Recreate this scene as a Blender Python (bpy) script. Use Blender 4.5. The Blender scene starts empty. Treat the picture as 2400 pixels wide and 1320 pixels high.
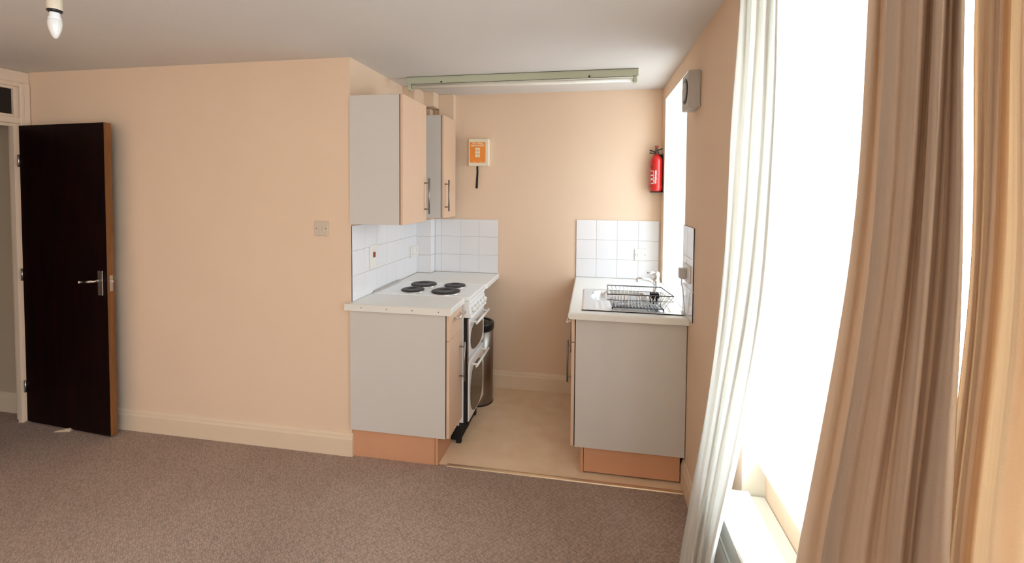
import bpy, bmesh, math, random
from mathutils import Vector, Matrix
random.seed(7)
PI = math.pi
S = bpy.context.scene
COL = S.collection
# ------------------------------------------------------------------ camera
F, YAW, PITCH, ROLL, SY, EYE = 1055.4521, .1761, .0343, .0071, -175.6395, 1.5744
_f0 = Vector((-math.sin(YAW), math.cos(YAW), 0)); _r0 = Vector((math.cos(YAW), math.sin(YAW), 0)); _u0 = Vector((0, 0, 1))
FW = _f0*math.cos(PITCH) - _u0*math.sin(PITCH); _u1 = _u0*math.cos(PITCH) + _f0*math.sin(PITCH)
RT = _r0*math.cos(ROLL) + _u1*math.sin(ROLL); UP = _u1*math.cos(ROLL) - _r0*math.sin(ROLL)
cd = bpy.data.cameras.new('camera'); cam = bpy.data.objects.new('camera', cd); COL.objects.link(cam)
m = Matrix((RT, UP, -FW)).transposed().to_4x4(); m.translation = Vector((0, 0, EYE)); cam.matrix_world = m
cd.sensor_width = 36; cd.lens = F/2400*36; cd.shift_y = SY/2400; cd.clip_start = .05
S.camera = cam
def at(u, v, ax, c):
    """the room point that the photograph shows at (u, v) on the plane ax = c"""
    d = FW + RT*((u-1200)/F) + UP*((660+SY-v)/F); o = Vector((0, 0, EYE)); i = 'xyz'.index(ax)
    return o + d*((c-o[i])/d[i])
# ------------------------------------------------------------------ daylight and exposure
SKY = 9.0
w = bpy.data.worlds.new('sky'); S.world = w; w.use_nodes = True
nt = w.node_tree; nt.nodes.clear()
wo = nt.nodes.new('ShaderNodeOutputWorld'); bg = nt.nodes.new('ShaderNodeBackground')
tc = nt.nodes.new('ShaderNodeTexCoord'); sp = nt.nodes.new('ShaderNodeSeparateXYZ'); cr = nt.nodes.new('ShaderNodeValToRGB')
nt.links.new(tc.outputs['Generated'], sp.inputs[0]); nt.links.new(sp.outputs['Z'], cr.inputs[0])
cr.color_ramp.elements[0].position = 0.0; cr.color_ramp.elements[0].color = (.55, .60, .63, 1)
cr.color_ramp.elements[1].position = .5; cr.color_ramp.elements[1].color = (.78, .91, 1.02, 1)
nt.links.new(cr.outputs[0], bg.inputs['Color']); bg.inputs['Strength'].default_value = SKY
nt.links.new(bg.outputs[0], wo.inputs[0])
S.view_settings.view_transform = 'Standard'; S.view_settings.look = 'None'
S.view_settings.exposure = 1.12; S.view_settings.gamma = 1
S.cycles.max_bounces = 8; S.cycles.caustics_refractive = False
def portal(name, x, y0, y1, z0, z1, sgn=-1):
    l = bpy.data.lights.new(name, 'AREA'); l.shape = 'RECTANGLE'; l.size = abs(z1-z0); l.size_y = abs(y1-y0)
    l.cycles.is_portal = True
    o = bpy.data.objects.new(name, l); COL.objects.link(o); o.location = (x, (y0+y1)/2, (z0+z1)/2)
    o.rotation_euler = (0, PI/2*(1 if sgn < 0 else -1), 0)
YL, XL, YB, XR, ZC, YF, XD, WT = 2.417, -1.385, 3.503, .507, 2.34, 2.484, -3.717, .917
GX = .82                                   # plane of the window glass
W1 = (2.62, 3.385, .90, 2.243)             # kitchen window y0 y1 z0 z1
W2 = (.10, 1.60, .70, 2.20)                # living room window
W3 = (-2.9, -.45, .70, 2.20)               # unseen opening behind the camera, added and enlarged for fill light
portal('daylight_kitchen', GX+.09, W1[0], W1[1], W1[2], W1[3])
portal('daylight_room', GX+.09, W2[0], W2[1], W2[2], W2[3])
portal('fill_rear', GX+.09, W3[0], W3[1], W3[2], W3[3])  # portal of the added rear opening
# ------------------------------------------------------------------ materials
MAT = {}
def mat(name, col, rough=.5, metal=0, noise=None, bump=None, trans=0, spec=None, coat=0, emis=None):
    """noise=(scale, amount)  bump=(scale, strength)"""
    m = bpy.data.materials.new(name); m.use_nodes = True; nt = m.node_tree; b = nt.nodes['Principled BSDF']
    b.inputs['Base Color'].default_value = (*col, 1); b.inputs['Roughness'].default_value = rough; b.inputs['Metallic'].default_value = metal
    if spec is not None: b.inputs['Specular IOR Level'].default_value = spec
    if coat: b.inputs['Coat Weight'].default_value = coat; b.inputs['Coat Roughness'].default_value = .1
    t = nt.nodes.new('ShaderNodeTexCoord')
    if noise is None: noise = (6, .03)
    n = nt.nodes.new('ShaderNodeTexNoise'); n.inputs['Scale'].default_value = noise[0]; n.inputs['Detail'].default_value = 4
    nt.links.new(t.outputs['Object'], n.inputs['Vector'])
    mx = nt.nodes.new('ShaderNodeMix'); mx.data_type = 'RGBA'
    mx.inputs['A'].default_value = (*[c*(1-noise[1]) for c in col], 1); mx.inputs['B'].default_value = (*[min(1, c*(1+noise[1])) for c in col], 1)
    nt.links.new(n.outputs['Fac'], mx.inputs['Factor']); nt.links.new(mx.outputs['Result'], b.inputs['Base Color'])
    if bump:
        n2 = nt.nodes.new('ShaderNodeTexNoise'); n2.inputs['Scale'].default_value = bump[0]; n2.inputs['Detail'].default_value = 3
        nt.links.new(t.outputs['Object'], n2.inputs['Vector'])
        bp = nt.nodes.new('ShaderNodeBump'); bp.inputs['Strength'].default_value = bump[1]; bp.inputs['Distance'].default_value = .002
        nt.links.new(n2.outputs['Fac'], bp.inputs['Height']); nt.links.new(bp.outputs[0], b.inputs['Normal'])
    MAT[name] = m
    return m
def srgb(r, g, b):
    f = lambda c: (c/255/12.92) if c/255 <= .04045 else ((c/255+.055)/1.055)**2.4
    return (f(r), f(g), f(b))
mat('wall_paint', srgb(239, 210, 182), .85, noise=(2.5, .03), bump=(60, .12))
mat('ceiling_paint', srgb(224, 218, 212), .9, noise=(3, .03), bump=(90, .3))
mat('reveal_paint', srgb(244, 238, 222), .8, noise=(3, .02))
mat('skirting_paint', srgb(236, 212, 184), .5, noise=(4, .03))
mat('frame_paint', srgb(232, 208, 184), .45, noise=(5, .03))
mat('white_gloss', srgb(240, 238, 234), .35, noise=(5, .02))
mat('cabinet_grey', srgb(216, 210, 204), .45, noise=(8, .02), bump=(200, .05))
mat('cabinet_peach', srgb(226, 192, 164), .42, noise=(7, .035))
mat('cabinet_core', srgb(190, 150, 122), .6)
mat('plinth_peach', srgb(216, 160, 124), .5, noise=(6, .05))
mat('worktop', srgb(240, 237, 230), .3, noise=(60, .02))
mat('enamel', srgb(245, 245, 245), .15, noise=(5, .01), coat=.4)
mat('black', (.006, .006, .007), .35)
mat('black_matt', (.008, .007, .007), .8)
mat('hotplate', (.02, .018, .018), .45, noise=(40, .2))
mat('oven_glass', (.035, .022, .018), .08, spec=.8)
mat('chrome', (.80, .80, .80), .18, 1)
mat('brushed', (.55, .52, .50), .35, 1, noise=(30, .08))
mat('bin_steel', (.27, .24, .215), .3, 1, noise=(12, .1))
mat('sink_steel', (.78, .78, .78), .28, 1, noise=(20, .05))
mat('bar_metal', (.30, .28, .27), .3, 1)
mat('tile_glaze', srgb(238, 236, 238), .12, noise=(3, .015), spec=.6)
mat('grout', srgb(196, 192, 188), .8)
mat('plastic_white', srgb(238, 234, 226), .35)
mat('plastic_aged', srgb(214, 198, 178), .4)
mat('plastic_grey', srgb(190, 184, 178), .45)
mat('screw', (.10, .08, .06), .4, .5)
mat('neon_red', (.30, .03, .01), .4)
mat('fitting_green', srgb(196, 200, 176), .5)
mat('tube_glass', srgb(240, 236, 224), .25)
mat('red', (.62, .012, .010), .22, coat=.5, noise=(8, .03))
mat('label_white', srgb(240, 235, 228), .5)
mat('label_orange', srgb(248, 150, 62), .5)
mat('label_cream', srgb(250, 232, 200), .5)
mat('box_cream', srgb(242, 230, 206), .45)
mat('radiator', srgb(238, 234, 224), .4)
mat('grille', srgb(188, 186, 178), .5)
mat('brass', (.72, .55, .32), .3, 1)
mat('threshold_metal', (.80, .62, .42), .35, .8)
mat('wood_wedge', srgb(214, 190, 160), .6)
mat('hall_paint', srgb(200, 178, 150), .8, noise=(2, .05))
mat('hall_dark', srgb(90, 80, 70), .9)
mat('wire', (.10, .10, .11), .35, .7)
mat('pale_wire', (.75, .74, .73), .3, .4)
mat('bulb_glass', srgb(225, 222, 218), .12, coat=.5)
mat('frosted', srgb(236, 236, 236), .3)
mat('outside_frame', srgb(245, 246, 246), .4)

def wood(name, a, b, rough, scale=(1, 1, 12)):
    m = bpy.data.materials.new(name); m.use_nodes = True; nt = m.node_tree; p = nt.nodes['Principled BSDF']
    t = nt.nodes.new('ShaderNodeTexCoord'); mp = nt.nodes.new('ShaderNodeMapping'); mp.inputs['Scale'].default_value = scale
    n = nt.nodes.new('ShaderNodeTexNoise'); n.inputs['Scale'].default_value = 3; n.inputs['Detail'].default_value = 8; n.inputs['Distortion'].default_value = .6
    r = nt.nodes.new('ShaderNodeValToRGB'); r.color_ramp.elements[0].color = (*a, 1); r.color_ramp.elements[1].color = (*b, 1)
    r.color_ramp.elements[0].position = .35; r.color_ramp.elements[1].position = .65
    nt.links.new(t.outputs['Object'], mp.inputs[0]); nt.links.new(mp.outputs[0], n.inputs['Vector']); nt.links.new(n.outputs['Fac'], r.inputs[0])
    nt.links.new(r.outputs[0], p.inputs['Base Color']); p.inputs['Roughness'].default_value = rough
    MAT[name] = m
wood('mahogany', (.004, .0006, .0005), (.011, .0012, .001), .5, (10, 10, .8))
MAT['mahogany'].node_tree.nodes['Principled BSDF'].inputs['Specular IOR Level'].default_value = .12
wood('door_edge', (.16, .055, .012), (.24, .09, .022), .5, (10, 10, .8))

def carpet():
    m = bpy.data.materials.new('carpet'); m.use_nodes = True; nt = m.node_tree; p = nt.nodes['Principled BSDF']; L = nt.links.new
    t = nt.nodes.new('ShaderNodeTexCoord'); N = nt.nodes.new
    big = N('ShaderNodeTexNoise'); big.inputs['Scale'].default_value = 1.3; big.inputs['Detail'].default_value = 5
    L(t.outputs['Object'], big.inputs['Vector'])
    r = N('ShaderNodeValToRGB'); r.color_ramp.elements[0].position = .3; r.color_ramp.elements[1].position = .7
    r.color_ramp.elements[0].color = (*srgb(178, 152, 137), 1); r.color_ramp.elements[1].color = (*srgb(198, 172, 157), 1)
    L(big.outputs['Fac'], r.inputs[0])
    # looped rows, cell by cell
    m0 = N('ShaderNodeMapping'); m0.inputs['Rotation'].default_value = (0, 0, .72); L(t.outputs['Object'], m0.inputs[0])
    mp = N('ShaderNodeMapping'); mp.inputs['Scale'].default_value = (52, 125, 1); L(m0.outputs[0], mp.inputs[0])
    v = N('ShaderNodeTexVoronoi'); v.inputs['Scale'].default_value = 1; v.inputs['Randomness'].default_value = .55
    L(mp.outputs[0], v.inputs['Vector'])
    fine = N('ShaderNodeTexNoise'); fine.inputs['Scale'].default_value = 260; fine.inputs['Detail'].default_value = 2
    L(t.outputs['Object'], fine.inputs['Vector'])
    mr = N('ShaderNodeMapRange'); mr.inputs['From Min'].default_value = 0; mr.inputs['From Max'].default_value = .8
    mr.inputs['To Min'].default_value = 1.12; mr.inputs['To Max'].default_value = .62
    L(v.outputs['Distance'], mr.inputs['Value'])
    mf = N('ShaderNodeMapRange'); mf.inputs['From Min'].default_value = .3; mf.inputs['From Max'].default_value = .7
    mf.inputs['To Min'].default_value = .80; mf.inputs['To Max'].default_value = 1.18
    L(fine.outputs['Fac'], mf.inputs['Value'])
    mu = N('ShaderNodeMath'); mu.operation = 'MULTIPLY'; L(mr.outputs[0], mu.inputs[0]); L(mf.outputs[0], mu.inputs[1])
    mx = N('ShaderNodeVectorMath'); mx.operation = 'SCALE'; L(r.outputs[0], mx.inputs[0]); L(mu.outputs[0], mx.inputs['Scale'])
    L(mx.outputs[0], p.inputs['Base Color']); p.inputs['Roughness'].default_value = .95; p.inputs['Specular IOR Level'].default_value = .1
    bp = N('ShaderNodeBump'); bp.inputs['Strength'].default_value = .7; bp.inputs['Distance'].default_value = .004; bp.invert = True
    L(v.outputs['Distance'], bp.inputs['Height']); L(bp.outputs[0], p.inputs['Normal'])
    MAT['carpet'] = m
carpet()
def vinyl():
    m = bpy.data.materials.new('vinyl'); m.use_nodes = True; nt = m.node_tree; p = nt.nodes['Principled BSDF']; L = nt.links.new
    t = nt.nodes.new('ShaderNodeTexCoord'); n = nt.nodes.new('ShaderNodeTexNoise'); n.inputs['Scale'].default_value = 9; n.inputs['Detail'].default_value = 6
    r = nt.nodes.new('ShaderNodeValToRGB'); r.color_ramp.elements[0].position = .3; r.color_ramp.elements[1].position = .72
    r.color_ramp.elements[0].color = (*srgb(238, 204, 168), 1); r.color_ramp.elements[1].color = (*srgb(248, 220, 188), 1)
    L(t.outputs['Object'], n.inputs['Vector']); L(n.outputs['Fac'], r.inputs[0]); L(r.outputs[0], p.inputs['Base Color'])
    p.inputs['Roughness'].default_value = .45
    MAT['vinyl'] = m
vinyl()
def fabric(name, col, tr, mixf):
    m = bpy.data.materials.new(name); m.use_nodes = True; nt = m.node_tree; nt.nodes.clear(); L = nt.links.new; N = nt.nodes.new
    o = N('ShaderNodeOutputMaterial'); d = N('ShaderNodeBsdfDiffuse'); t = N('ShaderNodeBsdfTranslucent'); mx = N('ShaderNodeMixShader')
    tc = N('ShaderNodeTexCoord'); n = N('ShaderNodeTexNoise'); n.inputs['Scale'].default_value = 450; n.inputs['Detail'].default_value = 2
    L(tc.outputs['Object'], n.inputs['Vector'])
    mm = N('ShaderNodeMix'); mm.data_type = 'RGBA'; mm.inputs['A'].default_value = (*[c*.88 for c in col], 1); mm.inputs['B'].default_value = (*[min(1, c*1.1) for c in col], 1)
    L(n.outputs['Fac'], mm.inputs['Factor']); L(mm.outputs['Result'], d.inputs['Color'])
    t.inputs['Color'].default_value = (*tr, 1); mx.inputs[0].default_value = mixf
    b = N('ShaderNodeBump'); b.inputs['Strength'].default_value = .15; b.inputs['Distance'].default_value = .001
    L(n.outputs['Fac'], b.inputs['Height']); L(b.outputs[0], d.inputs['Normal'])
    L(d.outputs[0], mx.inputs[1]); L(t.outputs[0], mx.inputs[2]); L(mx.outputs[0], o.inputs[0])
    MAT[name] = m
fabric('curtain_beige', srgb(206, 184, 164), srgb(222, 196, 170), .18)
fabric('curtain_amber', srgb(190, 160, 136), srgb(250, 230, 200), .27)
fabric('curtain_pale', srgb(240, 237, 231), srgb(240, 240, 238), .36)
def glass(name, tint=(.97, .98, .98), refl=.08):
    m = bpy.data.materials.new(name); m.use_nodes = True; nt = m.node_tree; nt.nodes.clear(); L = nt.links.new; N = nt.nodes.new
    o = N('ShaderNodeOutputMaterial'); t = N('ShaderNodeBsdfTransparent'); t.inputs[0].default_value = (*tint, 1)
    g = N('ShaderNodeBsdfGlossy'); g.inputs['Roughness'].default_value = .03; mx = N('ShaderNodeMixShader'); mx.inputs[0].default_value = refl
    L(t.outputs[0], mx.inputs[1]); L(g.outputs[0], mx.inputs[2]); L(mx.outputs[0], o.inputs[0]); MAT[name] = m
glass('window_glass')
glass('dimming_glass', (.68, .69, .70))  # tint added to dim the daylight through the unseen kitchen pane
mat('transom_glass', (.012, .010, .009), .1, spec=.4)
# ------------------------------------------------------------------ mesh helpers
def box(bm, x0, x1, y0, y1, z0, z1, bev=0, seg=2, mi=0):
    mt = Matrix.Translation(((x0+x1)/2, (y0+y1)/2, (z0+z1)/2)) @ Matrix.Diagonal((abs(x1-x0), abs(y1-y0), abs(z1-z0), 1))
    r = bmesh.ops.create_cube(bm, size=1, matrix=mt)
    fs = {f for v in r['verts'] for f in v.link_faces}
    if bev:
        es = list({e for v in r['verts'] for e in v.link_edges})
        q = bmesh.ops.bevel(bm, geom=es, offset=bev, segments=seg, profile=.5, affect='EDGES'); fs = set(q['faces']) | {f for f in fs if f.is_valid}
    for f in fs:
        if f.is_valid: f.material_index = mi
    return r
def tube(bm, pts, r, n=10, closed=False, mi=0, caps=True):
    pts = [Vector(p) for p in pts]; rings = []; k = len(pts)
    rr = r if isinstance(r, (list, tuple)) else [r]*k
    prev = None
    for i, p in enumerate(pts):
        if closed: d = (pts[(i+1) % k]-pts[i-1])
        else: d = pts[min(i+1, k-1)]-pts[max(i-1, 0)]
        d.normalize()
        a = prev - d*prev.dot(d) if prev is not None else d.orthogonal()
        if a.length < 1e-5: a = d.orthogonal()
        a.normalize(); prev = a; b = d.cross(a)
        rings.append([bm.verts.new(p+(a*math.cos(2*PI*j/n)+b*math.sin(2*PI*j/n))*rr[i]) for j in range(n)])
    for i in range(k if closed else k-1):
        A, B = rings[i], rings[(i+1) % k]
        for j in range(n):
            f = bm.faces.new((A[j], A[(j+1) % n], B[(j+1) % n], B[j])); f.smooth = True; f.material_index = mi
    if caps and not closed:
        for q in (rings[0][::-1], rings[-1]):
            f = bm.faces.new(q); f.material_index = mi
def lathe(bm, prof, c, n=32, axis='z', mi=0, sx=1, sy=1):
    """prof = [(radius, height)], around an axis through c"""
    c = Vector(c); rings = []
    def P(r, h, a):
        x, y = r*math.cos(a)*sx, r*math.sin(a)*sy
        return c + (Vector((x, y, h)) if axis == 'z' else Vector((h, x, y)) if axis == 'x' else Vector((x, h, y)))
    for r, h in prof:
        rings.append([bm.verts.new(P(max(r, 1e-5), h, 2*PI*j/n)) for j in range(n)])
    for i in range(len(prof)-1):
        for j in range(n):
            f = bm.faces.new((rings[i][j], rings[i][(j+1) % n], rings[i+1][(j+1) % n], rings[i+1][j])); f.smooth = True; f.material_index = mi
    for q in (rings[0], rings[-1]):
        try: f = bm.faces.new(q); f.material_index = mi
        except ValueError: pass
def prism(bm, poly, ax, a, b, mi=0):
    """poly = 2-D outline in the two other axes in order, extruded along ax from a to b"""
    def P(p, h): return {'x': (h, p[0], p[1]), 'y': (p[0], h, p[1]), 'z': (p[0], p[1], h)}[ax]
    A = [bm.verts.new(P(p, a)) for p in poly]; B = [bm.verts.new(P(p, b)) for p in poly]; n = len(poly)
    for i in range(n):
        f = bm.faces.new((A[i], A[(i+1) % n], B[(i+1) % n], B[i])); f.material_index = mi
    for q in (A[::-1], B):
        f = bm.faces.new(q); f.material_index = mi
def obj(name, bm, mats, parent=None, bevel=0, label=None):
    bmesh.ops.recalc_face_normals(bm, faces=bm.faces)
    me = bpy.data.meshes.new(name); bm.to_mesh(me); bm.free()
    o = bpy.data.objects.new(name, me); COL.objects.link(o)
    for mm in (mats if isinstance(mats, (list, tuple)) else [mats]): me.materials.append(MAT[mm])
    if parent is not None:
        o.parent = parent
        o.matrix_parent_inverse = Matrix.Translation(-parent.location)
    if bevel:
        md = o.modifiers.new('bevel', 'BEVEL'); md.width = bevel; md.segments = 2; md.limit_method = 'ANGLE'
    if label: o['label'] = label
    return o
def bx(name, d, m, parent=None, bev=0, label=None):
    bm = bmesh.new(); box(bm, *d, bev=bev); return obj(name, bm, m, parent, label=label)
def struct(o): o['kind'] = 'structure'; return o
def tag(o, label, cat, group=None):
    o['label'] = label; o['category'] = cat
    if group: o['group'] = group
    return o
def thing(name, label, cat, loc, group=None):
    o = bpy.data.objects.new(name, None); COL.objects.link(o); o.location = loc; o.empty_display_size = .05
    bpy.context.view_layer.update()
    return tag(o, label, cat, group)
# ------------------------------------------------------------------ room shell
XW = .92
struct(bx('floor', (-5.3, XW, -3.1, 2.43, -.10, 0), 'carpet'))
bm = bmesh.new(); box(bm, -1.5, XW, 2.43, 3.62, -.10, 0)
struct(obj('floor_kitchen', bm, 'vinyl'))
struct(bx('floor_hall', (-5.3, XD-.11, 2.43, 2.62, -.10, 0), 'carpet'))
struct(bx('ceiling', (-5.3, XW, -3.1, 3.62, ZC, ZC+.1), 'ceiling_paint'))
struct(bx('wall_back', (XD-.11, XL, YL, YL+.12, 0, ZC), 'wall_paint'))
struct(bx('wall_kitchen_left', (XL-.12, XL, YL+.12, YB+.10, 0, ZC), 'wall_paint'))
struct(bx('wall_kitchen_back', (XL, XR, YB, YB+.10, 0, ZC), 'wall_paint'))
# right-hand wall with three deep window openings, the rear one added for fill; the living-room ones step back under the sill
bm = bmesh.new()
box(bm, XR, XW, W1[1], YB+.10, 0, ZC); box(bm, XR, XW, W1[0], W1[1], 0, W1[2]); box(bm, XR, XW, W1[0], W1[1], W1[3], ZC)
box(bm, XR, XW, W2[1], W1[0], 0, ZC)
for wn, nxt in ((W2, W3[1]), (W3, -3.1)):
    box(bm, XR, XW, wn[0], wn[1], wn[3], ZC); box(bm, .580, XW, wn[0], wn[1], 0, .665)
    box(bm, XR, XW, nxt, wn[0], 0, ZC)
struct(obj('wall_right', bm, 'wall_paint'))
struct(bx('wall_front', (-5.3, XW, -3.2, -3.1, 0, ZC), 'wall_paint'))
DY0, DY1, DZ = 1.58, 2.372, 1.985
bm = bmesh.new(); box(bm, XD-.11, XD, -3.1, DY0-.04, 0, ZC); box(bm, XD-.11, XD, DY0-.04, YL, 2.27, ZC)
struct(obj('wall_left', bm, 'wall_paint'))
bm = bmesh.new(); box(bm, -4.14, XD-.11, 2.455, 2.62, 0, ZC)
struct(obj('wall_hall', bm, 'hall_paint'))
bm = bmesh.new(); box(bm, -5.4, -5.3, -3.1, 2.7, 0, ZC); box(bm, -5.3, -4.14, 2.6, 2.7, 0, ZC)
struct(obj('wall_hall_far', bm, 'hall_dark'))
# white painted lining of the window reveals
def reveal(name, W):
    bm = bmesh.new(); y0, y1, z0, z1 = W; t = .004
    box(bm, XR+.001, GX-.03, y1-t, y1-.0005, z0, z1); box(bm, XR+.001, GX-.03, y0+.0005, y0+t, z0, z1)
    box(bm, XR+.001, GX-.03, y0+t, y1-t, z1-t, z1-.0005)
    struct(obj(name, bm, 'reveal_paint'))
reveal('trim_1', W1); 
bm = bmesh.new(); box(bm, XR+.001, GX-.03, W2[1]-.004, W2[1]-.0005, .70, W2[3]); box(bm, XR+.001, .580, W2[1]-.004, W2[1]-.0005, 0, .70)
box(bm, XR+.001, GX-.03, W2[0]+.0005, W2[0]+.004, .70, W2[3]); box(bm, XR+.001, GX-.03, W2[0]+.004, W2[1]-.004, W2[3]-.004, W2[3]-.0005)
struct(obj('trim_2', bm, 'reveal_paint'))
def window(n, W, mull, gl='window_glass'):
    y0, y1, z0, z1 = W; e = bpy.data.objects.new('window_%d' % n, None); COL.objects.link(e); e.location = (GX, (y0+y1)/2, z0); struct(e)
    bpy.context.view_layer.update()
    fw = .055; bm = bmesh.new()
    box(bm, GX-.03, GX+.04, y0, y0+fw, z0, z1, .004); box(bm, GX-.03, GX+.04, y1-fw, y1, z0, z1, .004)
    box(bm, GX-.03, GX+.04, y0+fw, y1-fw, z0, z0+fw, .004); box(bm, GX-.03, GX+.04, y0+fw, y1-fw, z1-fw, z1, .004)
    obj('window_frame', bm, 'outside_frame', e)
    for yy in mull: bx('mullion', (GX-.02, GX+.03, yy-.025, yy+.025, z0+fw, z1-fw), 'outside_frame', e, .004)
    bm = bmesh.new(); box(bm, GX+.003, GX+.007, y0+fw, y1-fw, z0+fw, z1-fw); obj('pane', bm, gl, e)
window(1, W1, [], 'dimming_glass'); window(2, W2, [.72]); window(3, W3, [-2.1, -1.25])  # the third one is unseen, added for fill light
# sills
bm = bmesh.new(); box(bm, .553, GX-.03, W2[0]+.001, W2[1]-.006, .670, .70, .010, 3)
struct(obj('window_sill', bm, 'white_gloss'))
bm = bmesh.new(); box(bm, .545, GX-.03, W3[0]+.001, W3[1]-.006, .668, .70, .012, 3)
struct(obj('window_sill', bm, 'white_gloss'))  # sill of the unseen rear window added for fill light
bm = bmesh.new(); box(bm, XR+.002, GX-.03, W1[0]+.006, W1[1]-.006, .901, .919, .004)
struct(obj('window_sill', bm, 'white_gloss'))
# moulded skirting boards
SK = [(0, 0), (.018, 0), (.018, .100), (.013, .112), (.012, .122), (.006, .134), (0, .136)]
def skirt(name, ax, a, b, base, sgn, m='skirting_paint'):
    bm = bmesh.new(); prism(bm, [(base+sgn*p[0], p[1]) for p in SK], ax, a, b); return struct(obj(name, bm, m))
skirt('baseboard_back', 'x', XD+.02, XL+.012, YL, -1)
skirt('baseboard_kitchen_back', 'x', -1.26, XR, YB, -1)
skirt('baseboard_right', 'y', W2[1]+.01, YF+.03, XR, -1)
skirt('baseboard_left', 'y', -3.1, DY0-.11, XD, 1)
skirt('baseboard_hall', 'x', -4.14, XD-.13, 2.455, -1)
# boxed-in pipes in the back corner
bm = bmesh.new(); box(bm, XL, -1.266, 3.41, YB, 0, 2.22); box(bm, XL, -1.213, 3.34, YB, 2.225, ZC)
box(bm, XL, -1.294, 3.155, 3.34, 2.10, ZC); box(bm, -1.213, -1.088, 3.455, YB, 2.05, ZC)
struct(obj('trim_3', bm, 'wall_paint', bevel=.004))
# metal threshold strip between carpet and vinyl
bm = bmesh.new(); prism(bm, [(2.415, 0), (2.419, .004), (2.430, .006), (2.441, .004), (2.445, 0)], 'x', -.80, XR-.02)
struct(obj('trim_4', bm, 'threshold_metal'))
# ------------------------------------------------------------------ door frame, transom, open door
e = bpy.data.objects.new('door_1', None); COL.objects.link(e); e.location = (XD, 2.0, 0); struct(e); bpy.context.view_layer.update()
bm = bmesh.new()
for y0, y1 in ((DY1, YL), (DY0-.04, DY0)): box(bm, XD-.11, XD+.004, y0, y1, 0, 2.27)
box(bm, XD-.11, XD+.004, DY0, DY1, 2.235, 2.27); box(bm, XD-.11, XD+.004, DY0, DY1, 1.995, 2.035)
obj('door_frame', bm, 'frame_paint', e, bevel=.004)
bm = bmesh.new(); box(bm, XD, XD+.014, DY1-.008, YL-.002, 0, 2.2615, .004); box(bm, XD, XD+.014, DY0-.10, DY0-.012, 0, 2.2615, .004)
box(bm, XD, XD+.014, DY0-.10, YL-.002, 2.262, ZC-.005, .004); box(bm, XD+.014, XD+.022, DY1+.012, YL-.004, 0, 2.2615, .003)
obj('architrave', bm, 'frame_paint', e)
bm = bmesh.new()
box(bm, XD-.05, XD-.02, DY1-.028, DY1, 0, 1.995); box(bm, XD-.05, XD-.02, DY0, DY1-.028, 1.975, 1.995)
obj('door_stop', bm, 'frame_paint', e)
bm = bmesh.new(); b0 = .03
for d in ((DY0, DY0+b0, 2.035, 2.235), (DY1-b0, DY1, 2.035, 2.235), (DY0+b0, DY1-b0, 2.035, 2.035+b0*.6), (DY0+b0, DY1-b0, 2.235-b0*.6, 2.235)):
    box(bm, XD-.04, XD-.005, *d, .003)
obj('transom_frame', bm, 'frame_paint', e)
bx('transom_pane', (XD-.03, XD-.025, DY0+b0, DY1-b0, 2.035+b0*.6, 2.235-b0*.6), 'transom_glass', e)
# the leaf, swung fully open against the wall
hx, hy = XD+.012, 2.352; ang = math.atan2(2.299-2.352, -2.975-hx)
door = thing('door', 'dark mahogany-stained door swung open against the peach wall', 'door', (hx, hy, 0))
def dbox(name, d, m, parent, bev=0, label=None):
    o = bx(name, d, m, None, bev, label); o.parent = parent; return o
DW, DT, DH = .745, .040, 1.980
bm = bmesh.new(); box(bm, 0, DW-.001, 0, DT, .012, DH, .002); o = obj('leaf', bm, 'mahogany'); o.parent = door
o = dbox('edge_strip', (DW-.001, DW+.003, .001, DT-.001, .013, DH-.001), 'door_edge', door, label='bare orange-brown timber lock edge')
lp = dbox('latch_plate', (DW+.003, DW+.005, .011, .029, .985-.055, .985+.045), 'brushed', door)
dbox('latch_bolt', (DW+.005, DW+.016, .014, .026, .985, 1.0), 'chrome', lp, .002)
pl = dbox('handle_plate', (DW-.07, DW-.03, -.007, 0, .905, 1.06), 'brushed', door, .002)
bm = bmesh.new(); tube(bm, [(DW-.05, -.007, 1.0), (DW-.05, -.045, 1.0), (DW-.06, -.052, 1.0), (DW-.10, -.054, .997), (DW-.15, -.052, .992)], [.008, .008, .009, .008, .006])
lathe(bm, [(0, -.01), (.008, -.008), (.010, 0), (.008, .008), (0, .01)], (DW-.15, -.052, .992), 16)
o = obj('lever', bm, 'chrome'); o.parent = pl
pl2 = dbox('handle_plate', (DW-.07, DW-.03, DT, DT+.007, .905, 1.06), 'brushed', door, .002)
bm = bmesh.new(); tube(bm, [(DW-.05, DT+.006, 1.0), (DW-.05, DT+.034, 1.0), (DW-.055, DT+.038, 1.0), (DW-.14, DT+.038, .995)], .007)
o = obj('lever', bm, 'chrome'); o.parent = pl2
door.rotation_euler = (0, 0, ang)
for zz in (.25, 1.0, 1.75):
    bm = bmesh.new(); lathe(bm, [(.006, -.04), (.006, .04)], (0, -.004, zz), 12); o = obj('hinge', bm, 'brushed'); o.parent = door
p = at(150, 1010, 'z', 0)
bm = bmesh.new(); prism(bm, [(-.05, 0), (.05, 0), (.05, .022), (-.05, .004)], 'y', -.017, .017)
o = tag(obj('door_wedge', bm, 'wood_wedge', bevel=.002), 'small pale wooden wedge on the carpet at the foot of the dark door', 'door wedge')
o.location = (p.x, p.y, 0); o.rotation_euler = (0, 0, .25)
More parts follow.
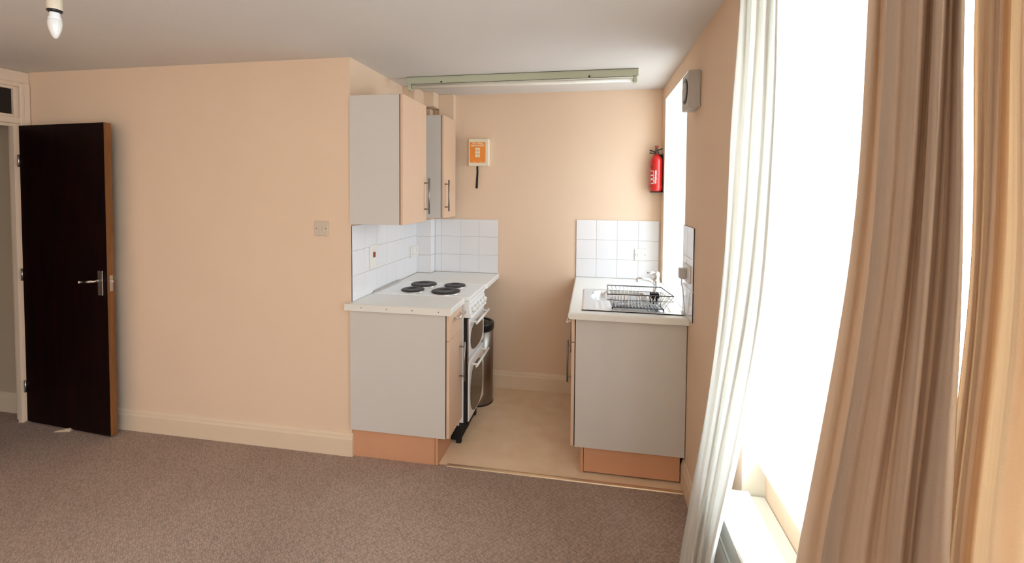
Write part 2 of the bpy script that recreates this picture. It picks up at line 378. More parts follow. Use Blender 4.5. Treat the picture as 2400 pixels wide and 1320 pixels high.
# ------------------------------------------------------------------ light switch on peach wall, other switch plates
def plate(name, label, cat, c, w, h, nrm, mats='plastic_white', kind='rocker'):
    """wall plate centred at c; nrm 'y-' faces the room from the back wall, 'x+' from the left one, 'x-' from the right one"""
    t = thing(name, label, cat, c)
    if nrm == 'x+': t.rotation_euler = (0, 0, PI/2)
    if nrm == 'x-': t.rotation_euler = (0, 0, -PI/2)
    def put(nm, d, m, bev=.0015, par=None, lab=None):
        q = bx(nm, d, m, None, bev, lab); q.parent = par or t; return q
    put('face_plate', (-w/2, w/2, -.010, 0, -h/2, h/2), mats, .003)
    if kind == 'rocker':
        put('rocker', (-.008, .008, -.014, -.009, -.016, .016), mats, .002)
        for s in (-1, 1): put('screw', (s*.030-.003, s*.030+.003, -.0115, -.010, -.003, .003), 'screw', .001)
    if kind == 'cooker':
        put('rocker', (-.012, .012, -.016, -.009, -.004, .030), 'neon_red', .002, lab='red switch rocker')
        put('neon', (-.008, .008, -.0125, -.010, .040, .048), 'plastic_white', .001)
    if kind == 'double':
        for s in (-1, 1):
            put('rocker', (s*.035-.007, s*.035+.007, -.014, -.009, .014, .032), mats, .0015)
            for dx, dz in ((0, .004), (-.011, -.017), (.011, -.017)):
                put('pin_slot', (s*.035+dx-.002, s*.035+dx+.002, -.0106, -.0098, dz-.004, dz+.003), 'screw', 0)
    if kind == 'spur':
        put('rocker', (-.020, .018, -.014, -.009, -.016, .010), mats, .002)
        for s in (-1, 1): put('screw', (s*.034-.0025, s*.034+.0025, -.0115, -.010, -.003, .003), 'screw', .001)
    return t
plate('light_switch', 'square single light switch on the plain peach wall left of the kitchen', 'light switch', (-1.569, YL, 1.347), .088, .088, 'y-', 'plastic_aged')
TT = .008
plate('cooker_switch', 'tall white cooker switch plate with a red rocker on the left tiles', 'switch', (XL+TT, 2.665, 1.150), .086, .150, 'x+', kind='cooker')
plate('double_socket', 'white double socket on the left tiles beside the pipe boxing', 'socket', (XL+TT, 3.335, 1.095), .146, .086, 'x+', kind='double')
plate('fused_switch', 'white square switch plate on the tiles above the tap', 'switch', (.361, YB-TT, 1.103), .083, .086, 'y-', kind='spur')
# ------------------------------------------------------------------ tile splashbacks: glazed squares standing proud of grout
def tiles(name, ax, base, sgn, a0, a1, z0, z1, acuts, zcuts, label):
    """tiles on plane ax=base facing sgn"""
    bm = bmesh.new(); g = .0013; T = TT
    def B(u0, u1, v0, v1, d0, d1, bev, mi):
        if ax == 'y': box(bm, u0, u1, base+sgn*d0, base+sgn*d1, v0, v1, bev, 1, mi)
        else: box(bm, base+sgn*d0, base+sgn*d1, u0, u1, v0, v1, bev, 1, mi)
    B(a0, a1, z0, z1, 0.0, T-.0016, 0, 1)
    ac = [a0]+[c for c in acuts if a0+.01 < c < a1-.01]+[a1]; zc = [z0]+[c for c in zcuts if z0+.01 < c < z1-.01]+[z1]
    for i in range(len(ac)-1):
        for j in range(len(zc)-1):
            B(ac[i]+(g if i else 0), ac[i+1]-(g if i+2 < len(ac) else 0), zc[j]+(g if j else 0), zc[j+1]-(g if j+2 < len(zc) else 0), .001, T, .0012, 0)
    return tag(obj(name, bm, ['tile_glaze', 'grout']), label, 'wall tiles')
zr = [1.060, 1.207]
tiles('tile_splashback', 'x', XL, 1, YL+.003, 3.41, WT+.001, 1.365, [YL+.152*k for k in range(1, 8)], [1.066, 1.215], 'white square tiles on the left kitchen wall beside the cooker')
tiles('tile_splashback', 'y', YB, -1, -1.257, -.733, WT+.001, 1.345, [-1.204, -1.047, -.890], zr, 'white tiles on the back wall left of the bare peach strip')
tiles('tile_splashback', 'y', YB, -1, -.116, XR-.012, WT+.001, 1.357, [.035, .190, .346], zr, 'white tiles on the back wall behind the sink and tap')
bm = bmesh.new()
for k, (z0, z1) in enumerate(((WT+.001, zr[0]), (zr[0], zr[1]), (zr[1], 1.345))):
    box(bm, XL+TT, -1.266, 3.41-TT, 3.41, z0+.001, z1-.001, .001, 1); box(bm, -1.266, -1.266+TT, 3.41-TT, YB-TT, z0+.001, z1-.001, .001, 1)
tag(obj('tile_splashback', bm, ['tile_glaze', 'grout']), 'narrow tiled casing round the boxed pipes in the back left corner', 'wall tiles')
tiles('tile_splashback', 'x', XR, -1, 2.36, W1[0]-.004, WT+.001, 1.395, [2.50], [1.075, 1.235], 'narrow column of tiles on the window wall above the sink cabinet corner')
# ------------------------------------------------------------------ bar handle
def bar_handle(parent, p0, p1, out, name='handle', r=.006, inset=.03, m='bar_metal', stand=.030):
    p0, p1, out = Vector(p0), Vector(p1), Vector(out).normalized(); d = (p1-p0).normalized(); bm = bmesh.new()
    tube(bm, [p0+out*stand, p1+out*stand], r, 12)
    for q in (p0+d*inset, p1-d*inset): tube(bm, [q, q+out*stand], r*.8, 10)
    return obj(name, bm, m, parent)
# ------------------------------------------------------------------ left base unit
CX0, CX1 = XL+.002, -.800
LY0, LY1 = 2.398, 2.655
t = thing('base_cabinet', 'base cabinet with one drawer, grey end panel, left of the cooker', 'cabinet', (-1.09, 2.5, 0))
PZ = .167
bm = bmesh.new(); box(bm, CX0, CX1-.002, LY0, LY0+.018, PZ, WT-.038, .001); obj('end_panel', bm, 'cabinet_grey', t, label='pale grey laminate end panel')
bm = bmesh.new(); box(bm, CX0, CX1-.004, LY0+.020, LY1, PZ, PZ+.018); box(bm, CX0, CX1-.004, LY1-.018, LY1, PZ+.018, WT-.038); box(bm, CX0, CX0+.01, LY0+.020, LY1-.018, PZ+.018, WT-.038)
box(bm, CX0+.01, CX1-.004, LY0+.02, LY1-.018, .70, .72)
obj('carcass', bm, 'cabinet_grey', t)
bx('gap_shade', (CX1-.0035, CX1+.0028, LY0+.006, LY1-.002, PZ+.003, WT-.040), 'black_matt', t)  # black strip paints the shade in the gap between panel and door
d = bx('door', (CX1+.003, CX1+.021, LY0+.004, LY1-.002, PZ+.002, .722), 'cabinet_peach', t, .0015, 'peach wood-effect door')
bar_handle(d, (CX1+.021, LY1-.05, .42), (CX1+.021, LY1-.05, .66), (1, 0, 0))
d = bx('drawer', (CX1+.003, CX1+.021, LY0+.004, LY1-.002, .726, WT-.042), 'cabinet_peach', t, .0015)
bar_handle(d, (CX1+.021, LY0+.07, .838), (CX1+.021, LY1-.03, .838), (1, 0, 0), m='chrome', inset=.02)
bm = bmesh.new(); box(bm, XL+.003, -.869, 2.415, 2.429, .001, PZ-.002)
# cut round the skirting
obj('plinth', bm, 'plinth_peach', t)
bx('plinth_return', (-.866, -.850, 2.415, LY1, .001, PZ-.002), 'plinth_peach', t)
# worktop over it and behind the cooker
def worktop(name, label, poly_xy, z0, z1, extra=None, r=.010):
    bm = bmesh.new(); prism(bm, poly_xy, 'z', z0, z1)
    if extra: extra(bm)
    o = obj(name, bm, ['worktop', 'bar_metal'], bevel=r); o.modifiers['bevel'].segments = 4; return tag(o, label, 'worktop')
XE = -.762; CY0, CY1 = 2.660, 3.055
t = thing('worktop', 'white worktop piece beside the cooker with a screwed front edging strip', 'worktop', (-1.09, 2.5, WT-.036))
bm = bmesh.new(); prism(bm, [(XL+.001, 2.386), (XE, 2.386), (XE, CY0-.003), (XL+.001, CY0-.003)], 'z', WT-.036, WT)
o = obj('slab', bm, 'worktop', t, bevel=.006)
bm = bmesh.new(); box(bm, XL-.022, XE-.001, 2.377, 2.386, WT-.040, WT-.001, .001); st = obj('edging_strip', bm, 'plastic_white', t)
for k in range(4):
    bm = bmesh.new(); lathe(bm, [(0, -.0015), (.003, -.001), (.003, 0)], (-1.30+.155*k, 2.377, WT-.020), 12, 'y'); obj('screw', bm, 'screw', st)
worktop('worktop', 'white worktop corner piece between the cooker and the back wall', [(-1.376, CY1+.003), (-.735, CY1+.003), (-.722, CY1+.04), (-.722, YB-TT-.001), (-1.257, YB-TT-.001), (-1.257, 3.401), (-1.376, 3.401)], WT-.036, WT, r=.006)
bx_ = thing('worktop_support', 'white batten leg under the far corner of the left worktop', 'support', (-1.3, 3.3, 0))
bx('upright', (XL+.02, XL+.038, 3.10, 3.40, .0, WT-.037), 'cabinet_grey', bx_)
# ------------------------------------------------------------------ cooker
KX0, KX1 = XL+.012, -.742
t = thing('cooker', 'slim white electric cooker with four solid hotplates and twin ovens', 'cooker', (-1.06, 2.86, 0))
bm = bmesh.new(); box(bm, KX0, KX1-.03, CY0, CY1, .10, .868, .002)
obj('body', bm, 'enamel', t)
bm = bmesh.new(); box(bm, KX0, KX1+.012, CY0-.001, CY1+.001, .893, .921, .006, 3); hob = obj('hob', bm, 'enamel', t)
bm = bmesh.new(); box(bm, KX0, KX0+.02, CY0+.01, CY1-.01, .920, .930, .003); obj('hob_lip', bm, 'plastic_grey', hob)
bx('hob_seam', (KX0+.03, KX1-.005, CY0+.006, CY1-.006, .866, .893), 'black_matt', t)
for (x, y, r) in ((-1.146, 2.765, .074), (-.922, 2.765, .092), (-1.140, 2.945, .088), (-.917, 2.945, .072)):
    bm = bmesh.new(); lathe(bm, [(r+.010, .921), (r+.008, .925), (r+.001, .925)], (x, y, 0), 48); q = obj('hotplate_ring', bm, 'chrome', hob)
    bm = bmesh.new(); lathe(bm, [(r, .921), (r, .930), (r-.004, .933), (r*.38, .9335), (r*.36, .9315), (.0, .9315)], (x, y, 0), 48); obj('hotplate', bm, 'hotplate', hob)
# slanted control panel with five knobs
bm = bmesh.new(); prism(bm, [(KX1-.035, .893), (KX1+.006, .893), (KX1+.012, .880), (KX1+.004, .872), (KX1+.018, .800), (KX1+.024, .790), (KX1-.035, .790)], 'y', CY0, CY1)
cp = obj('control_panel', bm, 'enamel', t, bevel=.002)
for k in range(5):
    y = CY0+.055+k*.071; z = .832; bm = bmesh.new(); lathe(bm, [(.017, .004), (.016, .018), (.012, .024), (0, .024)], (KX1+.008, y, z), 20, 'x')
    box(bm, KX1+.030, KX1+.037, y-.003, y+.003, z-.015, z+.015, .001, 1); obj('knob', bm, 'plastic_white', cp)
bx('door_gap', (KX1-.028, KX1-.004, CY0+.004, CY1-.004, .785, .790), 'black_matt', t)
def rounded(bm, x0, x1, yc, zc, hw, hh, n=36, e=2.6, mi=0):
    pl = [(yc+hw*math.copysign(abs(math.cos(a))**(2/e), math.cos(a)), zc+hh*math.copysign(abs(math.sin(a))**(2/e), math.sin(a))) for a in [2*PI*k/n for k in range(n)]]
    prism(bm, pl, 'x', x0, x1, mi)
ym = (CY0+CY1)/2
for nm, z0, z1 in (('grill_door', .540, .783), ('oven_door', .135, .512)):
    d = bx(nm, (KX1-.028, KX1+.004, CY0+.010, CY1-.006, z0, z1), 'enamel', t, .004)
    bm = bmesh.new(); rounded(bm, KX1+.003, KX1+.007, ym, (z0+z1)/2-.022, .155, (z1-z0)/2-.036); obj('oven_glass', bm, 'oven_glass', d)
    bar_handle(d, (KX1+.004, CY0+.03, z1-.030), (KX1+.004, CY1-.03, z1-.030), (1, 0, 0), r=.008, m='plastic_white', stand=.042)
bm = bmesh.new(); box(bm, KX1-.03, KX1-.004, CY0+.003, CY0+.010, .10, .785)
obj('side_gap_shade', bm, 'black_matt', t)  # black strip paints the shaded gap between base cabinet and cooker
bm = bmesh.new(); box(bm, KX0+.05, KX1-.05, CY0+.01, CY1-.01, .012, .10); obj('kick_panel', bm, 'black_matt', t)
bm = bmesh.new()
prism(bm, [(CY0-.004, .10), (CY0+.05, .10), (CY0+.03, .13), (CY0-.002, .13)], 'x', KX1-.055, KX1-.004)
prism(bm, [(CY0-.003, .0), (CY0+.022, .0), (CY0+.028, .11), (CY0-.003, .11)], 'x', KX1-.075, KX1-.045)
obj('foot', bm, 'black_matt', t)
bm = bmesh.new(); prism(bm, [(CY1-.04, .0), (CY1-.01, .0), (CY1-.01, .11), (CY1-.04, .11)], 'x', KX1-.075, KX1-.045); obj('foot', bm, 'black_matt', t)
bx('side_trim', (KX1-.004, KX1+.002, CY0-.001, CY0+.006, .50, .785), 'brushed', t)
# ------------------------------------------------------------------ pedal bin
bc = (-.826, 3.245); R = .112
t = thing('waste_bin', 'tall round brushed steel bin with a black lid beyond the cooker', 'bin', (bc[0], bc[1], 0))
bm = bmesh.new(); lathe(bm, [(R-.004, .003), (R, .012), (R, .548), (R-.004, .548)], (*bc, 0), 48); obj('body', bm, 'bin_steel', t)
bm = bmesh.new(); lathe(bm, [(R+.002, 0), (R+.002, .010), (R-.002, .012)], (*bc, 0), 48); obj('base_ring', bm, 'black', t)
bm = bmesh.new(); lathe(bm, [(R+.001, .545), (R+.005, .550), (R+.005, .592), (R, .600), (R-.022, .602), (R-.026, .594), (R-.032, .596), (R-.05, .604), (0, .606)], (*bc, 0), 48); obj('lid', bm, 'black', t)
# ------------------------------------------------------------------ wall cabinets
def wall_cab(label, y0, y1, hy):
    t = thing('wall_cabinet', label, 'cabinet', (-1.22, (y0+y1)/2, 1.37), 'wall cabinets on the left kitchen wall')
    xb = XL+.002; xf = -1.078; z0, z1 = 1.376, 2.118
    bm = bmesh.new(); box(bm, xb, xf, y0, y0+.018, z0, z1, .001); obj('end_panel', bm, 'cabinet_grey', t, label='grey laminate side panel')
    bm = bmesh.new(); box(bm, xb, xf-.003, y0+.018, y1, z0, z0+.018); box(bm, xb, xf-.003, y0+.018, y1, z1-.018, z1); box(bm, xb, xf-.003, y1-.018, y1, z0+.018, z1-.018)
    box(bm, xb, xb+.008, y0+.018, y1-.018, z0+.018, z1-.018); obj('carcass', bm, 'cabinet_grey', t)
    bx('gap_shade', (xf-.001, xf+.0038, y0+.003, y1-.002, z0+.001, z1-.001), 'black_matt', t)  # shade of the door gap, put in as a black strip
    d = bx('door', (xf+.004, xf+.021, y0+.003, y1-.002, z0, z1), 'cabinet_peach', t, .0015, 'peach wood-effect door')
    bar_handle(d, (xf+.021, hy, 1.425), (xf+.021, hy, 1.652), (1, 0, 0), r=.0055, inset=.03)
YW2 = 3.112
wall_cab('grey sided wall cabinet hanging flush with the room corner, nearest the viewer', YL-.012, 2.775, 2.742)
wall_cab('narrower wall cabinet hanging against the kitchen back wall', YW2, 3.405, YW2+.035)
# ------------------------------------------------------------------ sink unit on the right
RX0, RX1 = -.085, XR-.004
t = thing('sink_cabinet', 'sink base unit with brown-grey end panel under the draining board', 'cabinet', (.2, 2.9, 0))
bm = bmesh.new(); box(bm, RX0+.005, RX1, YF, YF+.018, .155, WT-.038, .001); obj('end_panel', bm, 'cabinet_grey', t, label='grey laminate end panel')
bm = bmesh.new(); box(bm, RX0+.008, XR-.02, YF+.020, 3.46, .155, .173); box(bm, RX0+.008, XR-.02, 3.442, 3.46, .173, WT-.038); box(bm, XR-.03, XR-.02, YF+.02, 3.442, .173, WT-.038)
obj('carcass', bm, 'cabinet_grey', t)
bx('gap_shade', (RX0+.0002, RX0+.0045, YF+.003, 3.455, .158, WT-.041), 'black_matt', t)  # black strip for the shade behind the door and drawer fronts
ysp = [YF+.002, YF+.50, 3.46]
for k in range(2):
    d = bx('drawer', (RX0-.018, RX0, ysp[k], ysp[k+1]-.003, .742, WT-.042), 'cabinet_peach', t, .0015)
    ycn = ysp[k]+.19; bar_handle(d, (RX0-.018, ycn-.06, .815), (RX0-.018, ycn+.06, .815), (-1, 0, 0), m='chrome', inset=.02)
    d = bx('door', (RX0-.018, RX0, ysp[k], ysp[k+1]-.003, .157, .738), 'cabinet_peach', t, .0015, 'peach wood-effect door')
    bar_handle(d, (RX0-.018, ysp[k]+.19, .437), (RX0-.018, ysp[k]+.19, .690), (-1, 0, 0), r=.006)
bm = bmesh.new(); box(bm, -.028, XR-.024, YF+.018, YF+.032, .012, .152); obj('plinth', bm, 'plinth_peach', t)
bm = bmesh.new(); box(bm, -.047, -.031, YF+.016, 3.46, .002, .152); obj('plinth_return', bm, 'plinth_peach', t)
# worktop with a cut-out for the bowl
BX0, BX1, BY0, BY1 = .005, .345, 2.735, 3.030
WX0, WX1, WY0, WY1 = -.112, XR-.0005, 2.452, YB-TT-.001
bm = bmesh.new()
for d in ((WX0, BX0, WY0, WY1), (BX1, WX1, WY0, WY1), (BX0, BX1, WY0, BY0), (BX0, BX1, BY1, WY1)):
    box(bm, *d, WT-.036, WT)
bmesh.ops.remove_doubles(bm, verts=bm.verts, dist=1e-5)
o = tag(obj('worktop', bm, 'worktop'), 'white worktop with the inset steel sink under the kitchen window', 'worktop')
bm = bmesh.new()
pr = [(WX0-.000, WT), (WX0-.006, WT-.003), (WX0-.009, WT-.010), (WX0-.009, WT-.026), (WX0-.006, WT-.033), (WX0, WT-.036)]
prism(bm, pr, 'y', WY0-.008, WY1); q = obj('side_edge', bm, 'worktop', None); q.parent = o
bm = bmesh.new(); prism(bm, [(WY0, WT), (WY0-.005, WT-.002), (WY0-.008, WT-.008), (WY0-.008, WT-.036), (WY0, WT-.036)], 'x', WX0, WX1)
q = obj('front_edge', bm, 'worktop', None); q.parent = o
# inset stainless sink with bowl, drainer grooves
t = thing('sink', 'stainless steel sink with ribbed drainer set into the right worktop', 'sink', (.2, 2.8, WT))
SX0, SX1, SY0, SY1 = -.050, .490, 2.505, 3.060
bm = bmesh.new()
nx, ny = 72, 74
def bowlshape(x, y):
    z = WT+.0035
    ex = min(x-SX0, SX1-x, y-SY0, SY1-y)
    if ex < .012: z = WT+.001+.006*math.sin(min(1, ex/.012)*PI/2)*(1 if ex < .006 else .8)
    cx, cy = (BX0+BX1)/2, (BY0+BY1)/2; hw, hh = (BX1-BX0)/2-.004, (BY1-BY0)/2-.004
    q = (abs((x-cx)/hw)**4+abs((y-cy)/hh)**4)**.25
    if q < 1: z = WT+.0035-.14*min(1, (1-q)/.22)**.6
    elif y < BY0-.02 and .02 < x < SX1-.03 and SY0+.03 < y: z += .0022*math.sin((x-SX0)*2*PI/.034)
    return z
V = [[bm.verts.new((SX0+(SX1-SX0)*i/nx, SY0+(SY1-SY0)*j/ny, bowlshape(SX0+(SX1-SX0)*i/nx, SY0+(SY1-SY0)*j/ny))) for j in range(ny+1)] for i in range(nx+1)]
for i in range(nx):
    for j in range(ny):
        f = bm.faces.new((V[i][j], V[i+1][j], V[i+1][j+1], V[i][j+1])); f.smooth = True
o = obj('basin', bm, 'sink_steel', t)
bx('rim_shadow', (SX0-.001, SX1+.001, SY0-.004, SY0+.001, WT+.0005, WT+.0045), 'black_matt', t)  # black strip painting the shadow line under the front rim
bm = bmesh.new(); lathe(bm, [(.030, 0), (.026, .004), (.0, .004)], ((BX0+BX1)/2, (BY0+BY1)/2, WT-.139), 24); obj('drain', bm, 'chrome', t)
# mixer tap
tx, ty = .410, 2.985; z0 = WT+.004
t = thing('mixer_tap', 'chrome mixer tap with a long spout behind the dish rack', 'tap', (tx, ty, z0))
bm = bmesh.new(); lathe(bm, [(.026, 0), (.026, .006), (.020, .012), (.018, .060), (.021, .066), (.021, .098), (.017, .104)], (tx, ty, z0), 28); obj('body', bm, 'chrome', t)
bm = bmesh.new(); tube(bm, [(tx-.01, ty, z0+.075), (tx-.035, ty-.005, z0+.088), (tx-.075, ty-.015, z0+.098), (tx-.105, ty-.022, z0+.102), (tx-.118, ty-.025, z0+.096), (tx-.121, ty-.026, z0+.080)], [.013, .012, .011, .010, .010, .010], 14); obj('spout', bm, 'chrome', t)
bm = bmesh.new(); lathe(bm, [(.019, .104), (.022, .112), (.022, .135), (.016, .145), (0, .147)], (tx, ty, z0), 24)
tube(bm, [(tx, ty, z0+.135), (tx-.03, ty-.02, z0+.142), (tx-.058, ty-.035, z0+.142)], [.010, .008, .006]); obj('lever', bm, 'chrome', t)
# wire dish rack on the drainer
t = thing('dish_rack', 'wire dish rack standing on the steel drainer by the tap', 'dish rack', (.25, 2.63, WT+.005))
zb, zt = WT+.016, WT+.098
b = [(.118, 2.545), (.392, 2.550), (.372, 2.700), (.128, 2.700)]; tp = [(.088, 2.500), (.438, 2.512), (.405, 2.742), (.095, 2.742)]
def ring(q, z): return [(p[0], p[1], z) for p in q]
bm = bmesh.new(); tube(bm, ring(tp, zt), .0030, 8, True); tube(bm, ring(tp, zt-.03), .0016, 6, True); obj('top_rail', bm, 'wire', t)
bm = bmesh.new(); tube(bm, ring(b, zb), .0028, 8, True); obj('bottom_rail', bm, 'wire', t)
L2 = lambda a, c, k: tuple(a[i]+(c[i]-a[i])*k for i in range(len(a)))
bm = bmesh.new()
for e0, e1, n in ((0, 1, 15), (3, 2, 13)):
    for k in range(n+1):
        s = k/n; p = L2(b[e0], b[e1], s); q = L2(tp[e0], tp[e1], s); tube(bm, [(*p, zb), (*q, zt)], .0017, 6)
for e0, e1 in ((1, 2), (0, 3)):
    for k in range(1, 6):
        s = k/6; p = L2(b[e0], b[e1], s); q = L2(tp[e0], tp[e1], s); tube(bm, [(*p, zb), (*q, zt)], .0017, 6)
obj('side_wires', bm, 'pale_wire', t)
bm = bmesh.new()
for k in range(16):
    s = k/15; p = L2(b[0], b[1], s); q = L2(b[3], b[2], s); m1 = L2(p, q, .28); m2 = L2(p, q, .62)
    tube(bm, [(*p, zb), (*m1, zb), (m1[0]+.001, m1[1]+.016, zb+.045), (m1[0]+.001, m1[1]+.032, zb), (*m2, zb), (m2[0], m2[1]+.016, zb+.045), (m2[0], m2[1]+.032, zb), (*q, zb)], .0017, 6)
obj('plate_wires', bm, 'pale_wire', t)
bm = bmesh.new()
for k in range(1, 5): tube(bm, [(*L2(b[0], b[3], k/5), zb-.002), (*L2(b[1], b[2], k/5), zb-.002)], .0024, 6)
obj('base_wires', bm, 'wire', t)
for q in b:
    bm = bmesh.new(); tube(bm, [(*q, zb), (*q, WT+.0055)], .0035, 8); obj('foot', bm, 'black', t)
bm = bmesh.new()
box(bm, .335, .385, 2.655, 2.695, zb+.003, zb+.062, .004); obj('cutlery_cup', bm, 'black_matt', t)
# socket with plug on the near column of tiles (window wall)
pz = at(1615, 652, 'x', XR-.03)
t = thing('socket', 'white socket with a plug on the narrow tiles of the window wall', 'socket', (XR-TT, 2.475, pz.z))
t2 = bx('face_plate', (XR-TT-.010, XR-TT, 2.405, 2.548, pz.z-.045, pz.z+.045), 'plastic_white', t, .003)
bx('plug', (XR-TT-.044, XR-TT-.010, 2.455, 2.500, pz.z-.028, pz.z+.026), 'plastic_grey', t, .005)
bm = bmesh.new(); tube(bm, [(XR-TT-.03, 2.477, pz.z-.026), (XR-TT-.03, 2.478, pz.z-.06), (XR-TT-.02, 2.49, pz.z-.09), (XR-TT-.006, 2.50, WT+.004)], .003, 8); obj('cable', bm, 'plastic_white', t)
# ------------------------------------------------------------------ extractor fan
fz0, fz1, fy0, fy1 = 1.985, 2.165, 2.300, 2.455
t = thing('extractor_fan', 'square white extractor fan high on the wall beside the kitchen window', 'fan', (XR, 2.38, 2.08))
bm = bmesh.new(); box(bm, XR-.058, XR, fy0, fy1, fz0, fz1, .008, 3); obj('housing', bm, 'plastic_grey', t)
cy, cz = (fy0+fy1)/2, (fz0+fz1)/2
bm = bmesh.new(); lathe(bm, [(.062, 0), (.062, -.003), (.050, -.003), (.050, 0)], (XR-.058, cy, cz), 40, 'x'); obj('grille_ring', bm, 'black', t)
bm = bmesh.new(); lathe(bm, [(.046, 0), (.046, -.005), (.040, -.007), (0, -.007)], (XR-.058, cy, cz), 40, 'x'); obj('centre_cap', bm, 'plastic_grey', t)
# ------------------------------------------------------------------ writing
def text(body, size, m, parent, loc, rot, ext=.0004, name='lettering', bold=0):
    cu = bpy.data.curves.new(name, 'FONT'); cu.body = body; cu.size = size; cu.extrude = ext; cu.align_x = 'CENTER'; cu.align_y = 'CENTER'; cu.offset = bold
    o = bpy.data.objects.new(name, cu); COL.objects.link(o); bpy.context.view_layer.update()
    me = bpy.data.meshes.new_from_object(o.evaluated_get(bpy.context.evaluated_depsgraph_get()))
    bpy.data.objects.remove(o); n = bpy.data.objects.new(name, me); COL.objects.link(n); me.materials.clear(); me.materials.append(MAT[m])
    n.location = loc; n.rotation_euler = rot
    if parent is not None: n.parent = parent; n.matrix_parent_inverse = Matrix.Translation(-parent.location)
    return n
# fire blanket
fx0, fx1, fz0, fz1, fy = -.970, -.804, 1.771, 1.985, YB-.045
t = thing('fire_blanket', 'cream fire blanket box with an orange label and black pull strap', 'fire blanket', (-.89, YB, 1.88))
bm = bmesh.new(); box(bm, fx0, fx1, fy, YB, fz0, fz1, .007, 3); obj('case', bm, 'box_cream', t)
lb = bx('front_label', (fx0+.013, fx1-.026, fy-.001, fy+.001, fz0+.026, fz1-.026), 'label_orange', t)
lcx = (fx0+.013+fx1-.026)/2
text('Fire Safety', .020, 'label_cream', lb, (lcx, fy-.0012, fz1-.036), (PI/2, 0, 0), bold=.0004)
text('FIRE BLANKET', .0168, 'label_cream', lb, (lcx, fy-.0012, fz1-.055), (PI/2, 0, 0), bold=.0006)
for k in range(3):
    q = bx('picture_panel', (lcx-.019, lcx+.019, fy-.0016, fy-.0010, fz1-.094-.026*k, fz1-.072-.026*k), 'label_cream', lb)
    bx('figure', (lcx-.012+.006*k, lcx+.010, fy-.0020, fy-.0016, fz1-.091-.026*k, fz1-.087-.026*k), 'plastic_grey', q)
for s in (-1, 1):
    bm = bmesh.new(); lathe(bm, [(.0035, 0), (.0035, -.0008), (0, -.001)], (lcx+s*.021, fy-.001, fz0+.034), 12, 'y'); obj('dot', bm, 'label_cream', lb)
bm = bmesh.new(); prism(bm, [(-.908, fz0+.004), (-.894, fz0+.004), (-.892, 1.72), (-.895, 1.66), (-.897, 1.594), (-.915, 1.594), (-.911, 1.66), (-.907, 1.72)], 'y', fy+.020, fy+.0225); obj('pull_strap', bm, 'black_matt', t)
# fire extinguisher
ex, ey, er = .460, YB-.062, .0445; e0, e1 = 1.580, 1.846
t = thing('fire_extinguisher', 'small red fire extinguisher hung on the back wall near the window corner', 'fire extinguisher', (ex, ey, e0))
bm = bmesh.new(); lathe(bm, [(er-.012, e0), (er-.002, e0+.008), (er, e0+.02), (er, e1-.045), (er-.006, e1-.022), (er-.022, e1-.005), (.014, e1), (.014, e1+.008)], (ex, ey, 0), 40); cyl = obj('cylinder', bm, 'red', t)
bm = bmesh.new(); lathe(bm, [(.017, e1+.008), (.017, e1+.018), (.012, e1+.022), (.010, e1+.045), (.007, e1+.05)], (ex, ey, 0), 20); obj('valve', bm, 'screw', t)
bm = bmesh.new(); prism(bm, [(ex-.008, e1+.048), (ex+.008, e1+.048), (ex+.013, e1+.068), (ex-.013, e1+.068)], 'y', ey-.008, ey+.008); obj('safety_cap', bm, 'neon_red', t, bevel=.002)
bm = bmesh.new(); tube(bm, [(ex-.002, ey, e1+.022), (ex-.025, ey-.006, e1+.026), (ex-.050, ey-.010, e1+.034)], .0045, 8)
tube(bm, [(ex-.002, ey, e1+.014), (ex-.03, ey-.006, e1+.012), (ex-.050, ey-.010, e1+.016)], .0045, 8); obj('squeeze_grip', bm, 'black', t)
bm = bmesh.new(); tube(bm, [(ex, ey, e1+.030), (ex+.024, ey-.004, e1+.040), (ex+.040, ey-.006, e1+.046)], .004, 8); obj('nozzle', bm, 'black', t)
bm = bmesh.new(); box(bm, ex+er-.006, ex+er+.004, ey+.006, YB, e0-.004, e1+.002, .002); box(bm, ex+.006, ex+er+.004, ey-.004, YB-.001, e1+.001, e1+.006, .001); box(bm, ex-er+.008, ex+er+.004, ey-.02, YB-.001, e0-.008, e0-.002, .002)
obj('wall_bracket', bm, 'black', t)
bm = bmesh.new(); lathe(bm, [(er+.0012, e0+.026), (er+.0025, e0+.028), (er+.0025, e0+.040), (er+.0012, e0+.042)], (ex, ey, 0), 40); obj('strap', bm, 'red', t)
def curved_panel(a0, a1, z0, z1, m, name, off=.0008, parent=None):
    bm = bmesh.new(); n = 8; A = []
    for k in range(n+1):
        a = a0+(a1-a0)*k/n; A.append([bm.verts.new((ex+(er+off)*math.cos(a), ey+(er+off)*math.sin(a), z)) for z in (z0, z1)])
    for k in range(n):
        f = bm.faces.new((A[k][0], A[k+1][0], A[k+1][1], A[k][1])); f.smooth = True
    q = obj(name, bm, m, t)
    md = q.modifiers.new('s', 'SOLIDIFY'); md.thickness = .0006; return q
r_ = math.radians
curved_panel(r_(208), r_(238), e0+.055, e0+.062, 'label_white', 'label_line'); curved_panel(r_(236), r_(240), e0+.062, e0+.150, 'label_white', 'label_line')
curved_panel(r_(206), r_(238), e0+.145, e0+.150, 'label_white', 'label_line'); curved_panel(r_(206), r_(230), e0+.080, e0+.096, 'label_white', 'label_patch')
curved_panel(r_(206), r_(232), e0+.113, e0+.121, 'label_white', 'label_line'); curved_panel(r_(208), r_(228), e0+.168, e0+.190, 'neon_red', 'label_patch')
